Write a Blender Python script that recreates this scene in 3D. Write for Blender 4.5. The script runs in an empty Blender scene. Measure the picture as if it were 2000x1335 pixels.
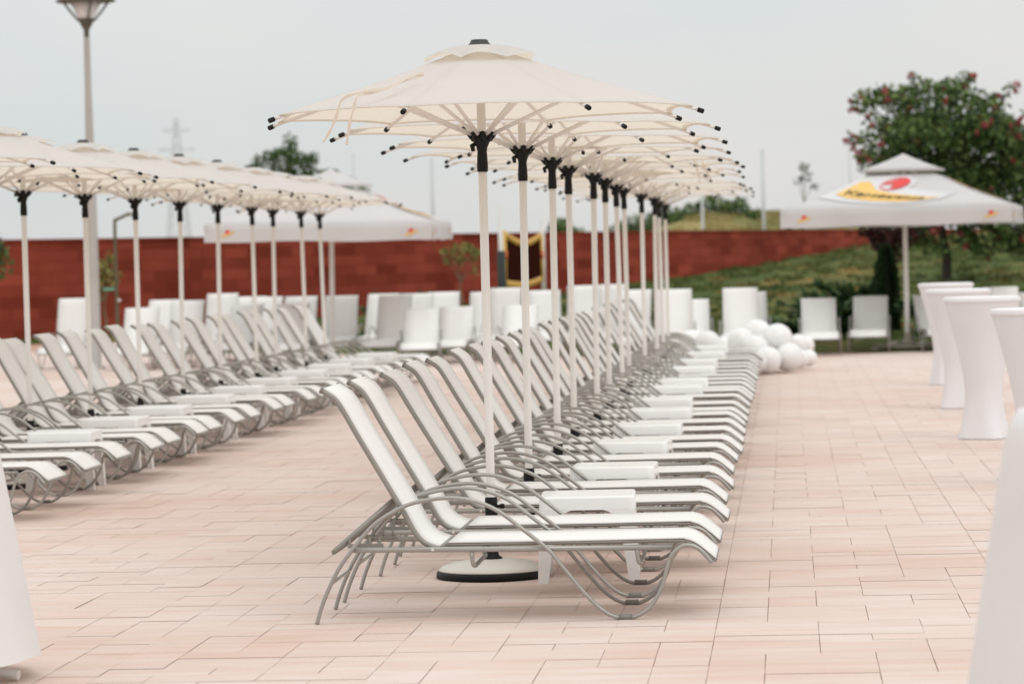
import bpy, bmesh, math, random
from mathutils import Vector, Matrix
R = math.radians
rnd = random.Random(7)
scene = bpy.context.scene
col = scene.collection

# ------------------------------------------------------------------ materials
def new_mat(name):
    m = bpy.data.materials.new(name); m.use_nodes = True
    nt = m.node_tree; b = nt.nodes['Principled BSDF']
    return m, nt, b
def N(nt, kind, **kw):
    n = nt.nodes.new(kind)
    for k, v in kw.items():
        if k in n.inputs: n.inputs[k].default_value = v
        else: setattr(n, k, v)
    return n
def ramp(nt, fac, stops):
    r = nt.nodes.new('ShaderNodeValToRGB'); e = r.color_ramp.elements
    while len(e) > 1: e.remove(e[-1])
    e[0].position, e[0].color = stops[0][0], (*stops[0][1], 1)
    for p, c in stops[1:]:
        x = e.new(p); x.color = (*c, 1)
    nt.links.new(fac, r.inputs['Fac'])
    return r.outputs['Color']
def noise(nt, scale, detail=4, rough=.55, stretch=(1, 1, 1), coord='Object'):
    tc = nt.nodes.new('ShaderNodeTexCoord'); mp = nt.nodes.new('ShaderNodeMapping')
    mp.inputs['Scale'].default_value = stretch
    nt.links.new(tc.outputs[coord], mp.inputs['Vector'])
    n = nt.nodes.new('ShaderNodeTexNoise')
    n.inputs['Scale'].default_value = scale; n.inputs['Detail'].default_value = detail; n.inputs['Roughness'].default_value = rough
    nt.links.new(mp.outputs['Vector'], n.inputs['Vector'])
    return n.outputs['Fac']
def bump(nt, b, fac, strength=.2, dist=.01):
    bp = nt.nodes.new('ShaderNodeBump'); bp.inputs['Strength'].default_value = strength; bp.inputs['Distance'].default_value = dist
    nt.links.new(fac, bp.inputs['Height']); nt.links.new(bp.outputs['Normal'], b.inputs['Normal'])
def simple(name, c, rough=.5, metal=0, var=.06, scale=6, bs=0, stretch=(1, 1, 1), coat=0):
    m, nt, b = new_mat(name)
    f = noise(nt, scale, 5, .6, stretch)
    lo = tuple(max(0, x*(1-var)) for x in c); hi = tuple(min(1, x*(1+var)) for x in c)
    nt.links.new(ramp(nt, f, [(.3, lo), (.7, hi)]), b.inputs['Base Color'])
    b.inputs['Roughness'].default_value = rough; b.inputs['Metallic'].default_value = metal
    if coat: b.inputs['Coat Weight'].default_value = coat
    if bs: bump(nt, b, noise(nt, scale*30, 2), bs, .002)
    return m
def fabric(name, c, trans, tw, var=.03, weave=900, crease=.22):
    """cloth: diffuse mixed with translucent, faint weave"""
    m, nt, b = new_mat(name)
    f = noise(nt, 3, 4)
    nt.links.new(ramp(nt, f, [(.3, tuple(x*(1-var) for x in c)), (.7, tuple(min(1, x*(1+var)) for x in c))]), b.inputs['Base Color'])
    b.inputs['Roughness'].default_value = .85; b.inputs['Specular IOR Level'].default_value = .15
    bump(nt, b, noise(nt, weave, 1), .08, .001)
    cr = nt.nodes.new('ShaderNodeBump'); cr.inputs['Strength'].default_value = crease; cr.inputs['Distance'].default_value = .02
    nt.links.new(noise(nt, 3.2, 3, .5, (1, 1, .45)), cr.inputs['Height'])
    bn = b.inputs['Normal'].links[0].from_node; nt.links.new(cr.outputs['Normal'], bn.inputs['Normal'])
    t = nt.nodes.new('ShaderNodeBsdfTranslucent'); t.inputs['Color'].default_value = (*trans, 1)
    mx = nt.nodes.new('ShaderNodeMixShader'); mx.inputs['Fac'].default_value = tw
    nt.links.new(b.outputs[0], mx.inputs[1]); nt.links.new(t.outputs[0], mx.inputs[2])
    nt.links.new(mx.outputs[0], nt.nodes['Material Output'].inputs['Surface'])
    return m
def leafmat(name, stops, tw=.25, rough=.5):
    m, nt, b = new_mat(name)
    g = nt.nodes.new('ShaderNodeNewGeometry')
    c = ramp(nt, g.outputs['Random Per Island'], stops)
    nt.links.new(c, b.inputs['Base Color']); b.inputs['Roughness'].default_value = rough; b.inputs['Specular IOR Level'].default_value = .12
    t = nt.nodes.new('ShaderNodeBsdfTranslucent'); nt.links.new(c, t.inputs['Color'])
    mx = nt.nodes.new('ShaderNodeMixShader'); mx.inputs['Fac'].default_value = tw
    nt.links.new(b.outputs[0], mx.inputs[1]); nt.links.new(t.outputs[0], mx.inputs[2])
    nt.links.new(mx.outputs[0], nt.nodes['Material Output'].inputs['Surface'])
    return m

M = {}
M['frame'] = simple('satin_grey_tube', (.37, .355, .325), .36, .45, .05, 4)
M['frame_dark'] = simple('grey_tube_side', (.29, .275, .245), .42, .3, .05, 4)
M['pad'] = simple('grey_rubber', (.22, .21, .19), .7)
M['chrome'] = simple('bright_steel', (.6, .58, .54), .25, .9, .04)
M['sling'] = fabric('white_mesh_sling', (.86, .84, .81), (.80, .76, .70), .08, .025, 700, .08)
M['rivet'] = simple('rivet_steel', (.75, .73, .70), .35, .6)
M['plastic'] = simple('white_moulded_plastic', (.92, .915, .90), .22, 0, .02, 3)
M['canopy'] = fabric('cream_canopy_cloth', (.72, .76, .785), (.89, .765, .62), .50, .02, 500)
M['strap'] = fabric('cream_tie_tape', (.74, .68, .60), (.8, .6, .45), .3)
M['polewhite'] = simple('white_painted_pole', (.78, .745, .70), .4, 0, .03, 3)
M['black'] = simple('black_plastic', (.0075, .0075, .0065), .5, 0, .1, 8)
M['black'].node_tree.nodes['Principled BSDF'].inputs['Specular IOR Level'].default_value = .22
M['blackgrey'] = simple('weathered_black_plastic', (.03, .032, .028), .55, 0, .12, 8)
M['basewhite'] = simple('cast_base_paint', (.66, .62, .56), .45, 0, .04, 5)
M['stretch'] = fabric('white_stretch_cover', (.88, .87, .885), (.78, .74, .74), .12, .02, 600)
M['drape'] = fabric('off_white_tablecloth', (.86, .845, .84), (.78, .70, .63), .2, .03, 600)
M['market'] = fabric('white_pvc_canopy', (.71, .69, .69), (.64, .59, .54), .28, .02, 400)
M['marketprint'] = simple('white_print', (.63, .62, .625), .6, 0, .01)
M['yellow'] = simple('yellow_print', (.80, .50, .14), .6, 0, .04)
M['red'] = simple('red_print', (.72, .05, .045), .6, 0, .05)
M['darkprint'] = simple('olive_black_print', (.10, .075, .02), .6)
M['lampmetal'] = simple('bronze_lamp_metal', (.11, .10, .075), .5, .2, .1)
M['lamppole'] = simple('beige_lamp_pole', (.44, .41, .375), .5, 0, .05, 2)
M['opal'] = simple('opal_diffuser', (.82, .80, .78), .3, 0, .02)
M['bronze'] = simple('olive_brown_pipe', (.12, .105, .06), .45, .3, .1)
M['green'] = simple('green_plate', (.12, .33, .22), .5)
M['netblack'] = simple('dark_netting', (.04, .011, .008), 1.0, 0, .2, 20)
M['netblack'].node_tree.nodes['Principled BSDF'].inputs['Specular IOR Level'].default_value = 0
M['tape'] = simple('yellow_net_tape', (.72, .40, .05), .6, 0, .12, 6)
M['orange'] = simple('orange_tape', (.75, .16, .04), .6)
M['post'] = simple('white_post', (.70, .68, .64), .5)
M['padgreen'] = simple('dark_green_padding', (.02, .03, .024), .7)
M['galv'] = simple('galvanised_steel', (.56, .58, .58), .5, .2, .05)
M['balloon'] = simple('white_latex', (.82, .81, .80), .22, 0, .01)
_b = M['balloon'].node_tree.nodes['Principled BSDF']; _b.inputs['Subsurface Weight'].default_value = .4; _b.inputs['Subsurface Radius'].default_value = (.25, .22, .2)
M['bark'] = simple('dark_bark', (.05, .04, .032), .9, 0, .3, 9, .4)
M['barkpale'] = simple('pale_twig_bark', (.22, .15, .09), .9, 0, .2, 9)
M['woodbeige'] = simple('beige_base_frame', (.40, .36, .29), .7, 0, .1, 6)

M['leafdark'] = leafmat('dark_leaf', [(0, (.022, .045, .017)), (.4, (.075, .13, .042)), (.78, (.17, .25, .08)), (1, (.28, .36, .13))])
M['leafmid'] = leafmat('mid_leaf', [(0, (.035, .065, .022)), (.6, (.085, .145, .048)), (1, (.18, .25, .09))])
M['leafbank'] = leafmat('olive_green_tuft', [(0, (.045, .07, .02)), (.6, (.095, .125, .035)), (1, (.19, .20, .07))])
M['leafolive'] = leafmat('olive_leaf', [(0, (.16, .16, .05)), (.6, (.28, .26, .09)), (1, (.40, .35, .13))])
M['leafpale'] = leafmat('grey_green_leaf', [(0, (.09, .12, .08)), (1, (.22, .26, .18))])
M['leafpurple'] = leafmat('purple_leaf', [(0, (.02, .008, .008)), (1, (.06, .018, .015))])
M['leafthuja'] = leafmat('thuja_spray', [(0, (.010, .022, .010)), (.7, (.028, .05, .02)), (1, (.06, .09, .035))])
M['leafjuniper'] = leafmat('juniper_spray', [(0, (.02, .045, .018)), (.5, (.055, .10, .04)), (1, (.13, .20, .08))])
M['blossom'] = leafmat('coral_blossom', [(0, (.26, .045, .055)), (.5, (.44, .095, .105)), (1, (.56, .20, .17))])
M['orangeflower'] = leafmat('orange_ground_leaf', [(0, (.17, .11, .03)), (1, (.36, .24, .08))])

# paving slabs: every slab an island with its own tone, plus streaks
m, nt, b = new_mat('pink_concrete_slab')
g = nt.nodes.new('ShaderNodeNewGeometry')
c1 = ramp(nt, g.outputs['Random Per Island'], [(0, (.655, .525, .465)), (.35, (.69, .575, .52)), (.7, (.705, .605, .56)), (.9, (.69, .545, .48)), (1, (.665, .48, .405))])
st = noise(nt, 3.2, 7, .62, (.55, 3.4, 1))
c2 = ramp(nt, st, [(.28, (.655, .445, .36)), (.42, (.685, .525, .45)), (.56, (.71, .60, .55)), (.75, (.74, .68, .65))])
mx = nt.nodes.new('ShaderNodeMix'); mx.data_type = 'RGBA'; mx.inputs['Factor'].default_value = .55
nt.links.new(c1, mx.inputs['A']); nt.links.new(c2, mx.inputs['B'])
bl = noise(nt, .35, 3, .5)
mx2 = nt.nodes.new('ShaderNodeMix'); mx2.data_type = 'RGBA'; mx2.blend_type = 'MULTIPLY'; mx2.inputs['Factor'].default_value = 1
nt.links.new(mx.outputs['Result'], mx2.inputs['A'])
nt.links.new(ramp(nt, bl, [(.34, (.93, .86, .82)), (.55, (1, 1, 1)), (.72, (.97, .965, .965))]), mx2.inputs['B'])
sp = noise(nt, 140, 2, .6)
mx3 = nt.nodes.new('ShaderNodeMix'); mx3.data_type = 'RGBA'; mx3.blend_type = 'MULTIPLY'; mx3.inputs['Factor'].default_value = 1
nt.links.new(mx2.outputs['Result'], mx3.inputs['A']); nt.links.new(ramp(nt, sp, [(.3, (.93, .92, .91)), (.6, (1, 1, 1))]), mx3.inputs['B'])
nt.links.new(mx3.outputs['Result'], b.inputs['Base Color'])
b.inputs['Roughness'].default_value = .82; b.inputs['Specular IOR Level'].default_value = .25
bump(nt, b, noise(nt, 60, 5, .6, (.4, 2, 1)), .25, .002)
M['slab'] = m
M['grout'] = simple('reddish_joint_sand', (.50, .30, .23), .95, 0, .15, 30)

# red block wall
m, nt, b = new_mat('red_block_wall')
tc = nt.nodes.new('ShaderNodeTexCoord')
br = nt.nodes.new('ShaderNodeTexBrick'); nt.links.new(tc.outputs['UV'], br.inputs['Vector'])
br.inputs['Color1'].default_value = (.20, .032, .018, 1); br.inputs['Color2'].default_value = (.345, .066, .039, 1); br.inputs['Mortar'].default_value = (.20, .036, .022, 1)
br.inputs['Scale'].default_value = 1; br.inputs['Brick Width'].default_value = .86; br.inputs['Row Height'].default_value = .235; br.inputs['Mortar Size'].default_value = .009
wn = noise(nt, .5, 5, .6)
mw = nt.nodes.new('ShaderNodeMix'); mw.data_type = 'RGBA'; mw.blend_type = 'MULTIPLY'; mw.inputs['Factor'].default_value = 1
nt.links.new(br.outputs['Color'], mw.inputs['A']); nt.links.new(ramp(nt, wn, [(.32, (.80, .78, .76)), (.65, (1.1, 1.12, 1.15))]), mw.inputs['B'])
nt.links.new(mw.outputs['Result'], b.inputs['Base Color']); b.inputs['Roughness'].default_value = .9; b.inputs['Specular IOR Level'].default_value = .1
M['wall'] = m

def patchy(name, stops, scale, scale2, stops2, bs=.6):
    m, nt, b = new_mat(name)
    a = ramp(nt, noise(nt, scale, 6, .65, (1, .5, 1)), stops)
    c = ramp(nt, noise(nt, scale2, 4, .6), stops2)
    x = nt.nodes.new('ShaderNodeMix'); x.data_type = 'RGBA'; x.blend_type = 'MULTIPLY'; x.inputs['Factor'].default_value = 1
    nt.links.new(a, x.inputs['A']); nt.links.new(c, x.inputs['B']); nt.links.new(x.outputs['Result'], b.inputs['Base Color'])
    b.inputs['Roughness'].default_value = .95; b.inputs['Specular IOR Level'].default_value = .05
    bump(nt, b, noise(nt, scale2*2, 4), bs, .08)
    return m
M['lawn'] = patchy('lawn_and_ground_cover', [(.30, (.04, .068, .018)), (.48, (.085, .115, .032)), (.56, (.14, .13, .042)), (.64, (.26, .17, .06))], .40, 3.0, [(.3, (.6, .6, .6)), (.7, (1.15, 1.15, 1.15))])
M['dry'] = patchy('dry_grass_hill', [(.30, (.10, .13, .05)), (.46, (.24, .22, .09)), (.58, (.38, .30, .13)), (.72, (.46, .36, .18))], .22, 1.6, [(.3, (.75, .75, .75)), (.7, (1.1, 1.1, 1.1))])
M['soil'] = patchy('far_ground', [(.3, (.10, .11, .05)), (.7, (.25, .21, .11))], .02, .2, [(.3, (.8, .8, .8)), (.7, (1, 1, 1))])

# ------------------------------------------------------------------ mesh helpers
def smooth_path(pts, n=4):
    P = [Vector(p) for p in pts]; out = []
    for i in range(len(P)-1):
        p0 = P[max(i-1, 0)]; p1 = P[i]; p2 = P[i+1]; p3 = P[min(i+2, len(P)-1)]
        for k in range(n):
            t = k/n
            out.append(.5*((2*p1)+(p2-p0)*t+(2*p0-5*p1+4*p2-p3)*t*t+(3*p1-p0-3*p2+p3)*t**3))
    out.append(P[-1]); return out
def tube(bm, pts, r, seg=10, caps=True, oval=1.0):
    """sweep; r number or list; oval scales the in-plane (second) radius"""
    P = [Vector(p) for p in pts]; rr = r if isinstance(r, (list, tuple)) else [r]*len(P)
    rings = []; up = None
    for i, p in enumerate(P):
        t = (P[min(i+1, len(P)-1)]-P[max(i-1, 0)]).normalized()
        if up is None:
            up = Vector((0, 1, 0)) if abs(t.y) < .9 else Vector((0, 0, 1))
        u = (up-t*up.dot(t)).normalized(); v = t.cross(u); up = u
        rings.append([bm.verts.new(p+(u*math.cos(a)+v*oval*math.sin(a))*rr[i]) for a in [2*math.pi*k/seg for k in range(seg)]])
    for a, c in zip(rings, rings[1:]):
        for k in range(seg):
            f = bm.faces.new((a[k], a[(k+1) % seg], c[(k+1) % seg], c[k])); f.smooth = True
    if caps:
        bm.faces.new(rings[0][::-1]); bm.faces.new(rings[-1])
def lathe(bm, prof, seg=24, c=(0, 0, 0), smooth=True):
    rings = []
    for r, z in prof:
        if r < 1e-6: rings.append([bm.verts.new((c[0], c[1], c[2]+z))])
        else: rings.append([bm.verts.new((c[0]+r*math.cos(2*math.pi*k/seg), c[1]+r*math.sin(2*math.pi*k/seg), c[2]+z)) for k in range(seg)])
    for a, d in zip(rings, rings[1:]):
        for k in range(seg):
            k2 = (k+1) % seg
            vs = []
            for v in ((a[k % len(a)]), (a[k2 % len(a)]), (d[k2 % len(d)]), (d[k % len(d)])):
                if v not in vs: vs.append(v)
            if len(vs) > 2:
                f = bm.faces.new(vs); f.smooth = smooth
def box(bm, c, s, rot=0, bev=0):
    mtx = Matrix.Translation(c) @ Matrix.Rotation(rot, 4, 'Z') @ Matrix.Diagonal((*s, 1))
    r = bmesh.ops.create_cube(bm, size=1, matrix=mtx)
    if bev:
        es = list({e for v in r['verts'] for e in v.link_edges})
        bmesh.ops.bevel(bm, geom=es, offset=bev, segments=2, affect='EDGES')
def sheet(bm, path, y0, y1, th=.004, ny=3):
    """cloth strip following an xz path between y0 and y1, with thickness"""
    P = [Vector((p[0], 0, p[1])) for p in path]; top = []; bot = []
    for i, p in enumerate(P):
        t = (P[min(i+1, len(P)-1)]-P[max(i-1, 0)]).normalized(); n = Vector((-t.z, 0, t.x))
        if n.z < 0 and abs(t.x) > .2: n = -n
        if n.x < 0 and abs(t.x) <= .2: n = -n
        top.append([bm.verts.new(p+n*th+Vector((0, y0+(y1-y0)*k/ny, 0))) for k in range(ny+1)])
        bot.append([bm.verts.new(p+Vector((0, y0+(y1-y0)*k/ny, 0))) for k in range(ny+1)])
    for A, flip in ((top, 0), (bot, 1)):
        for a, c in zip(A, A[1:]):
            for k in range(ny):
                q = (a[k], a[k+1], c[k+1], c[k]); f = bm.faces.new(q if flip else q[::-1]); f.smooth = True
    for k in (0, ny):
        for i in range(len(P)-1): bm.faces.new((top[i][k], top[i+1][k], bot[i+1][k], bot[i][k]))
    for i in (0, len(P)-1):
        for k in range(ny): bm.faces.new((top[i][k], top[i][k+1], bot[i][k+1], bot[i][k]))
def link(name, bm, mat, parent=None, fix=True):
    if fix: bmesh.ops.recalc_face_normals(bm, faces=bm.faces)
    me = bpy.data.meshes.new(name); bm.to_mesh(me); bm.free()
    me.materials.append(mat)
    o = bpy.data.objects.new(name, me); col.objects.link(o)
    if parent: o.parent = parent
    return o
def B(): return bmesh.new()
def tag(o, label=None, cat=None, group=None, kind=None):
    if label: o['label'] = label
    if cat: o['category'] = cat
    if group: o['group'] = group
    if kind: o['kind'] = kind
    return o
def empty(name, loc=(0, 0, 0), rz=0):
    o = bpy.data.objects.new(name, None); col.objects.link(o); o.empty_display_size = .2
    o.location = loc; o.rotation_euler = (0, 0, rz); return o
def copy_tree(o, parent=None):
    c = o.copy(); col.objects.link(c); c.parent = parent
    for ch in KIDS.get(o.name, ()): copy_tree(ch, c)
    return c
KIDS = {}
def register(root):
    for o in list(col.objects):
        if o.parent: KIDS.setdefault(o.parent.name, [])
    KIDS.clear()
    for o in list(col.objects):
        if o.parent: KIDS.setdefault(o.parent.name, []).append(o)
ORD = ['first', 'second', 'third', 'fourth', 'fifth', 'sixth', 'seventh', 'eighth', 'ninth', 'tenth', 'eleventh', 'twelfth', 'thirteenth', 'fourteenth', 'fifteenth', 'sixteenth', 'seventeenth', 'eighteenth', 'nineteenth', 'twentieth', 'twenty-first', 'twenty-second', 'twenty-third', 'twenty-fourth', 'twenty-fifth', 'twenty-sixth', 'twenty-seventh', 'twenty-eighth', 'twenty-ninth', 'thirtieth', 'thirty-first', 'thirty-second', 'thirty-third']

# ------------------------------------------------------------------ world, sun, camera
w = bpy.data.worlds.new('World'); scene.world = w; w.use_nodes = True
nt = w.node_tree; bg = nt.nodes['Background']
sky = nt.nodes.new('ShaderNodeTexSky'); sky.sky_type = 'NISHITA'; sky.sun_disc = False
SUN_EL, SUN_AZ = R(52), R(142)          # azimuth from +Y towards +X
sky.sun_elevation = SUN_EL; sky.sun_rotation = SUN_AZ
tc = nt.nodes.new('ShaderNodeTexCoord'); mp = nt.nodes.new('ShaderNodeMapping'); mp.inputs['Scale'].default_value = (3.2, 3.2, 9)
nt.links.new(tc.outputs['Generated'], mp.inputs['Vector'])
nz = nt.nodes.new('ShaderNodeTexNoise'); nz.inputs['Scale'].default_value = 1.6; nz.inputs['Detail'].default_value = 5; nz.inputs['Roughness'].default_value = .5
nt.links.new(mp.outputs['Vector'], nz.inputs['Vector'])
cl = ramp(nt, nz.outputs['Fac'], [(.36, (.565, .598, .602)), (.50, (.603, .612, .608)), (.64, (.638, .626, .612))])
mul = nt.nodes.new('ShaderNodeVectorMath'); mul.operation = 'SCALE'; mul.inputs['Scale'].default_value = 10.0
# overcast sky: brighter overhead than at the horizon
sx = nt.nodes.new('ShaderNodeSeparateXYZ'); nt.links.new(tc.outputs['Generated'], sx.inputs[0])
mm = nt.nodes.new('ShaderNodeMath'); mm.operation = 'MULTIPLY_ADD'; mm.use_clamp = False; mm.inputs[1].default_value = 11.5; mm.inputs[2].default_value = 10.0
mz = nt.nodes.new('ShaderNodeMath'); mz.operation = 'MAXIMUM'; mz.inputs[1].default_value = 0
nt.links.new(sx.outputs['Z'], mz.inputs[0]); nt.links.new(mz.outputs[0], mm.inputs[0]); nt.links.new(mm.outputs[0], mul.inputs['Scale'])
nt.links.new(cl, mul.inputs[0])
mxw = nt.nodes.new('ShaderNodeMix'); mxw.data_type = 'RGBA'; mxw.inputs['Factor'].default_value = .93   # overcast: cloud over the clear sky
nt.links.new(sky.outputs['Color'], mxw.inputs['A']); nt.links.new(mul.outputs['Vector'], mxw.inputs['B'])
nt.links.new(mxw.outputs['Result'], bg.inputs['Color']); bg.inputs['Strength'].default_value = .1
sun = bpy.data.lights.new('sun', 'SUN'); sun.energy = .5; sun.angle = R(40); sun.color = (1, .95, .88)
so = bpy.data.objects.new('sun', sun); col.objects.link(so)
d = Vector((math.cos(SUN_EL)*math.sin(SUN_AZ), math.cos(SUN_EL)*math.cos(SUN_AZ), math.sin(SUN_EL)))
so.rotation_euler = d.to_track_quat('Z', 'Y').to_euler(); so.location = d*60
cam = bpy.data.cameras.new('camera'); co = bpy.data.objects.new('camera', cam); col.objects.link(co)
X = Vector((.9962814, .02330204, .08294808)); Y = Vector((.08230406, .02735805, -.99623169)); Z = Vector((-.02548353, .99935407, .02533847))
rot = Matrix((X, Y, Z))                # camera axes -> world
co.matrix_world = Matrix.Translation((0, 0, 1.5)) @ rot.to_4x4()
cam.sensor_width = 36; cam.lens = 117; cam.clip_end = 6000; cam.clip_start = .1
cam.dof.use_dof = True; cam.dof.focus_distance = 14.9; cam.dof.aperture_fstop = 4.2
scene.camera = co
scene.view_settings.view_transform = 'Standard'; scene.view_settings.look = 'None'
scene.view_settings.exposure = .21; scene.view_settings.gamma = 1

# ------------------------------------------------------------------ ground, paving, lawn, hill
bm = B(); s = 4000
bm.faces.new([bm.verts.new(v) for v in ((-s, -s, -.25), (s, -s, -.25), (s, s, -.25), (-s, s, -.25))])
tag(link('ground', bm, M['soil']), kind='structure')

def pav_edge(x):
    P = [(-60, 66), (-13, 66), (-9.5, 56), (-1, 48.4), (60, 48.4)]
    for (x0, y0), (x1, y1) in zip(P, P[1:]):
        if x <= x1: return y0+(y1-y0)*(x-x0)/(x1-x0)
    return 48.4
WALL = [(-24, 50.5), (-16.05, 67), (-8.4, 82), (-2.9, 93), (2.6, 110), (7, 124), (18, 150)]
def wall_y(x):
    for (x0, y0), (x1, y1) in zip(WALL, WALL[1:]):
        if x <= x1: return y0+(y1-y0)*(x-x0)/(x1-x0)
    return 150
def base_z(x):
    P = [(-60, 0), (-16, .03), (-8.4, .28), (-3.2, .78), (-.6, 1.1), (2.6, 1.6), (8, 2.1), (60, 2.4)]
    for (x0, z0), (x1, z1) in zip(P, P[1:]):
        if x <= x1: return z0+(z1-z0)*(x-x0)/(x1-x0)
    return 2.4
def lawn_z(x, y):
    e = pav_edge(x)+.3; t = (y-e)/max(wall_y(x)-e, 2)
    t = max(0, min(1.0, t)); return base_z(x)*t**.85
# joint bed under the slabs
bm = B(); xs = [-60, -13, -9.5, -1, 60]
vs = [bm.verts.new((-60, -8, -.006)), bm.verts.new((60, -8, -.006))]+[bm.verts.new((x, pav_edge(x), -.006)) for x in xs[::-1]]
bm.faces.new(vs); tag(link('paving_bed', bm, M['grout']), kind='structure')
# slabs: zones between long straight seams, each zone laid in rows of mixed slabs
bm = B(); U = .2040; gap = .0010; r2 = random.Random(3)
zx = -.3208-1.2237*11
while zx < 11:
    y = 5.0+r2.random()*.4
    while y < 67:
        hgt = r2.choice((.40, .36, .30, .20, .24, .40))
        units = []; left = 6
        first = r2.choice((1, 1, 2))
        while left > 0:
            n = min(first if not units else r2.choice((1, 1, 2, 2, 2)), left); units.append(n); left -= n
        x = zx
        for n in units:
            x1 = x+n*U
            if y+hgt < pav_edge((x+x1)/2):
                # long slabs are sometimes two narrow ones laid side by side
                cuts = [y, y+hgt] if (hgt < .35 or r2.random() < .7) else [y, y+hgt*.5, y+hgt]
                for a, c in zip(cuts, cuts[1:]):
                    g_ = gap*(.5+r2.random()*.9) if r2.random() < .8 else .0019; dz = r2.uniform(-.0008, .0008)
                    gy = .0005 if r2.random() < .7 else .0016
                    bm.faces.new([bm.verts.new(v) for v in ((x+g_, a+gy, dz), (x1-g_, a+gy, dz), (x1-g_, c-gy, dz), (x+g_, c-gy, dz))])
            x = x1
        y += hgt
    zx += 6*U
tag(link('paving', bm, M['slab'], fix=False), kind='structure')
# lawn and embankment, up to the wall
bm = B(); nx, ny = 90, 40; grid = []
for i in range(nx+1):
    x = -30+60*i/nx; e = pav_edge(x); row = []
    for j in range(ny+1):
        t = j/ny; y = e+(max(wall_y(x), e+4)+(0 if x < 2.6 else 6)-e)*t
        z = lawn_z(x, y)+(.05*math.sin(x*2.1+y*.7)*math.sin(y*.9-x) if j > 1 else 0)*min(1, t*3)+(-.004 if j == 0 else .03)
        row.append(bm.verts.new((x, y, z)))
    grid.append(row)
for i in range(nx):
    for j in range(ny):
        f = bm.faces.new((grid[i][j], grid[i+1][j], grid[i+1][j+1], grid[i][j+1])); f.smooth = True
tag(link('lawn', bm, M['lawn']), kind='structure')
# dry hill behind the wall
bm = B(); nx, ny = 60, 40; grid = []
def hill_z(x, y):
    t = max(0, min(1, (y-wall_y(x)-3)/30))
    crest = 1.75+1.45*math.exp(-((x+1.5)/4.4)**2)+.7*math.exp(-((x-9)/8)**2)
    return 1.2*t+(crest-1.2)*t*t*(3-2*t)+.06*math.sin(x*1.3+y*.2)+.05*math.sin(y*.8+x*.4)
for i in range(nx+1):
    x = -30+60*i/nx; row = []
    for j in range(ny+1):
        y = wall_y(x)+2+90*j/ny; row.append(bm.verts.new((x, y, hill_z(x, y)-.2)))
    grid.append(row)
for i in range(nx):
    for j in range(ny):
        f = bm.faces.new((grid[i][j], grid[i+1][j], grid[i+1][j+1], grid[i][j+1])); f.smooth = True
tag(link('hill', bm, M['dry']), kind='structure')

# red wall, 0.3 m thick, with coping
wroot = empty('garden_wall', (-16, 67, 0)); tag(wroot, 'long red block wall closing the terrace, running under the grass bank on the right', 'wall')
def wall_strip(name, z0f, z1, th, mat, off=0):
    bm = B(); uv = bm.loops.layers.uv.new('UVMap'); dist = 0; prev = None; pts = WALL
    for i, (x, y) in enumerate(pts):
        a = Vector(pts[max(i-1, 0)]); c = Vector(pts[min(i+1, len(pts)-1)]); t = (c-a).normalized(); n = Vector((t.y, -t.x))
        if i: dist += (Vector(pts[i])-Vector(pts[i-1])).length
        q = Vector((x, y))
        ring = [(q+n*(th/2+off)), (q-n*(th/2+off))]
        z0 = z0f(x)
        vv = [bm.verts.new((ring[0].x, ring[0].y, z0)), bm.verts.new((ring[0].x, ring[0].y, z1)), bm.verts.new((ring[1].x, ring[1].y, z1)), bm.verts.new((ring[1].x, ring[1].y, z0))]
        cur = (vv, dist, z0)
        if prev:
            for k in range(3):
                f = bm.faces.new((prev[0][k], cur[0][k], cur[0][k+1], prev[0][k+1]))
                hs = [prev[2], z1, z1+th, z1+th*2+3]; he = [cur[2], z1, z1+th, z1+th*2+3]
                for lp, (u, v) in zip(f.loops, ((prev[1], hs[k]), (cur[1], he[k]), (cur[1], he[k+1]), (prev[1], hs[k+1]))): lp[uv].uv = (u, v)
        prev = cur
    o = link(name, bm, mat, wroot); o.location = (16, -67, 0); return o
wall_strip('wall_body', lambda x: -.2, 2.07, .3, M['wall'])
wall_strip('coping', lambda x: 2.073, 2.13, .3, M['wall'], .03)

# ------------------------------------------------------------------ loungers
ARCH = [(-.779, .002), (-.758, .07), (-.726, .146), (-.685, .224), (-.632, .297), (-.539, .402), (-.448, .462), (-.358, .498), (-.234, .515), (-.126, .504), (-.021, .462), (.084, .382), (.187, .297), (.238, .235), (.336, .113), (.407, .042), (.467, .0105), (.539, .0105), (.6, .046), (.64, .101), (.663, .154), (.681, .221), (.699, .263), (.738, .296), (.772, .301), (.805, .290), (.834, .264), (.864, .228)]
BACK = [(-.736, .967), (-.706, .949), (-.678, .925), (-.644, .871), (-.585, .764), (-.422, .48), (-.381, .403), (-.357, .362), (-.327, .33), (-.292, .312), (-.262, .303)]
def back_path(scale_angle):
    """turn the back about its hinge by an angle (radians, + = flatter)"""
    hx, hz = -.27, .303; out = []
    for x, z in BACK:
        k = min(1, max(0, (z-.31)/.12)); a = scale_angle*k
        dx, dz = x-hx, z-hz
        out.append((hx+dx*math.cos(a)-dz*math.sin(a), hz+dx*math.sin(a)+dz*math.cos(a)))
    return out
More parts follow.
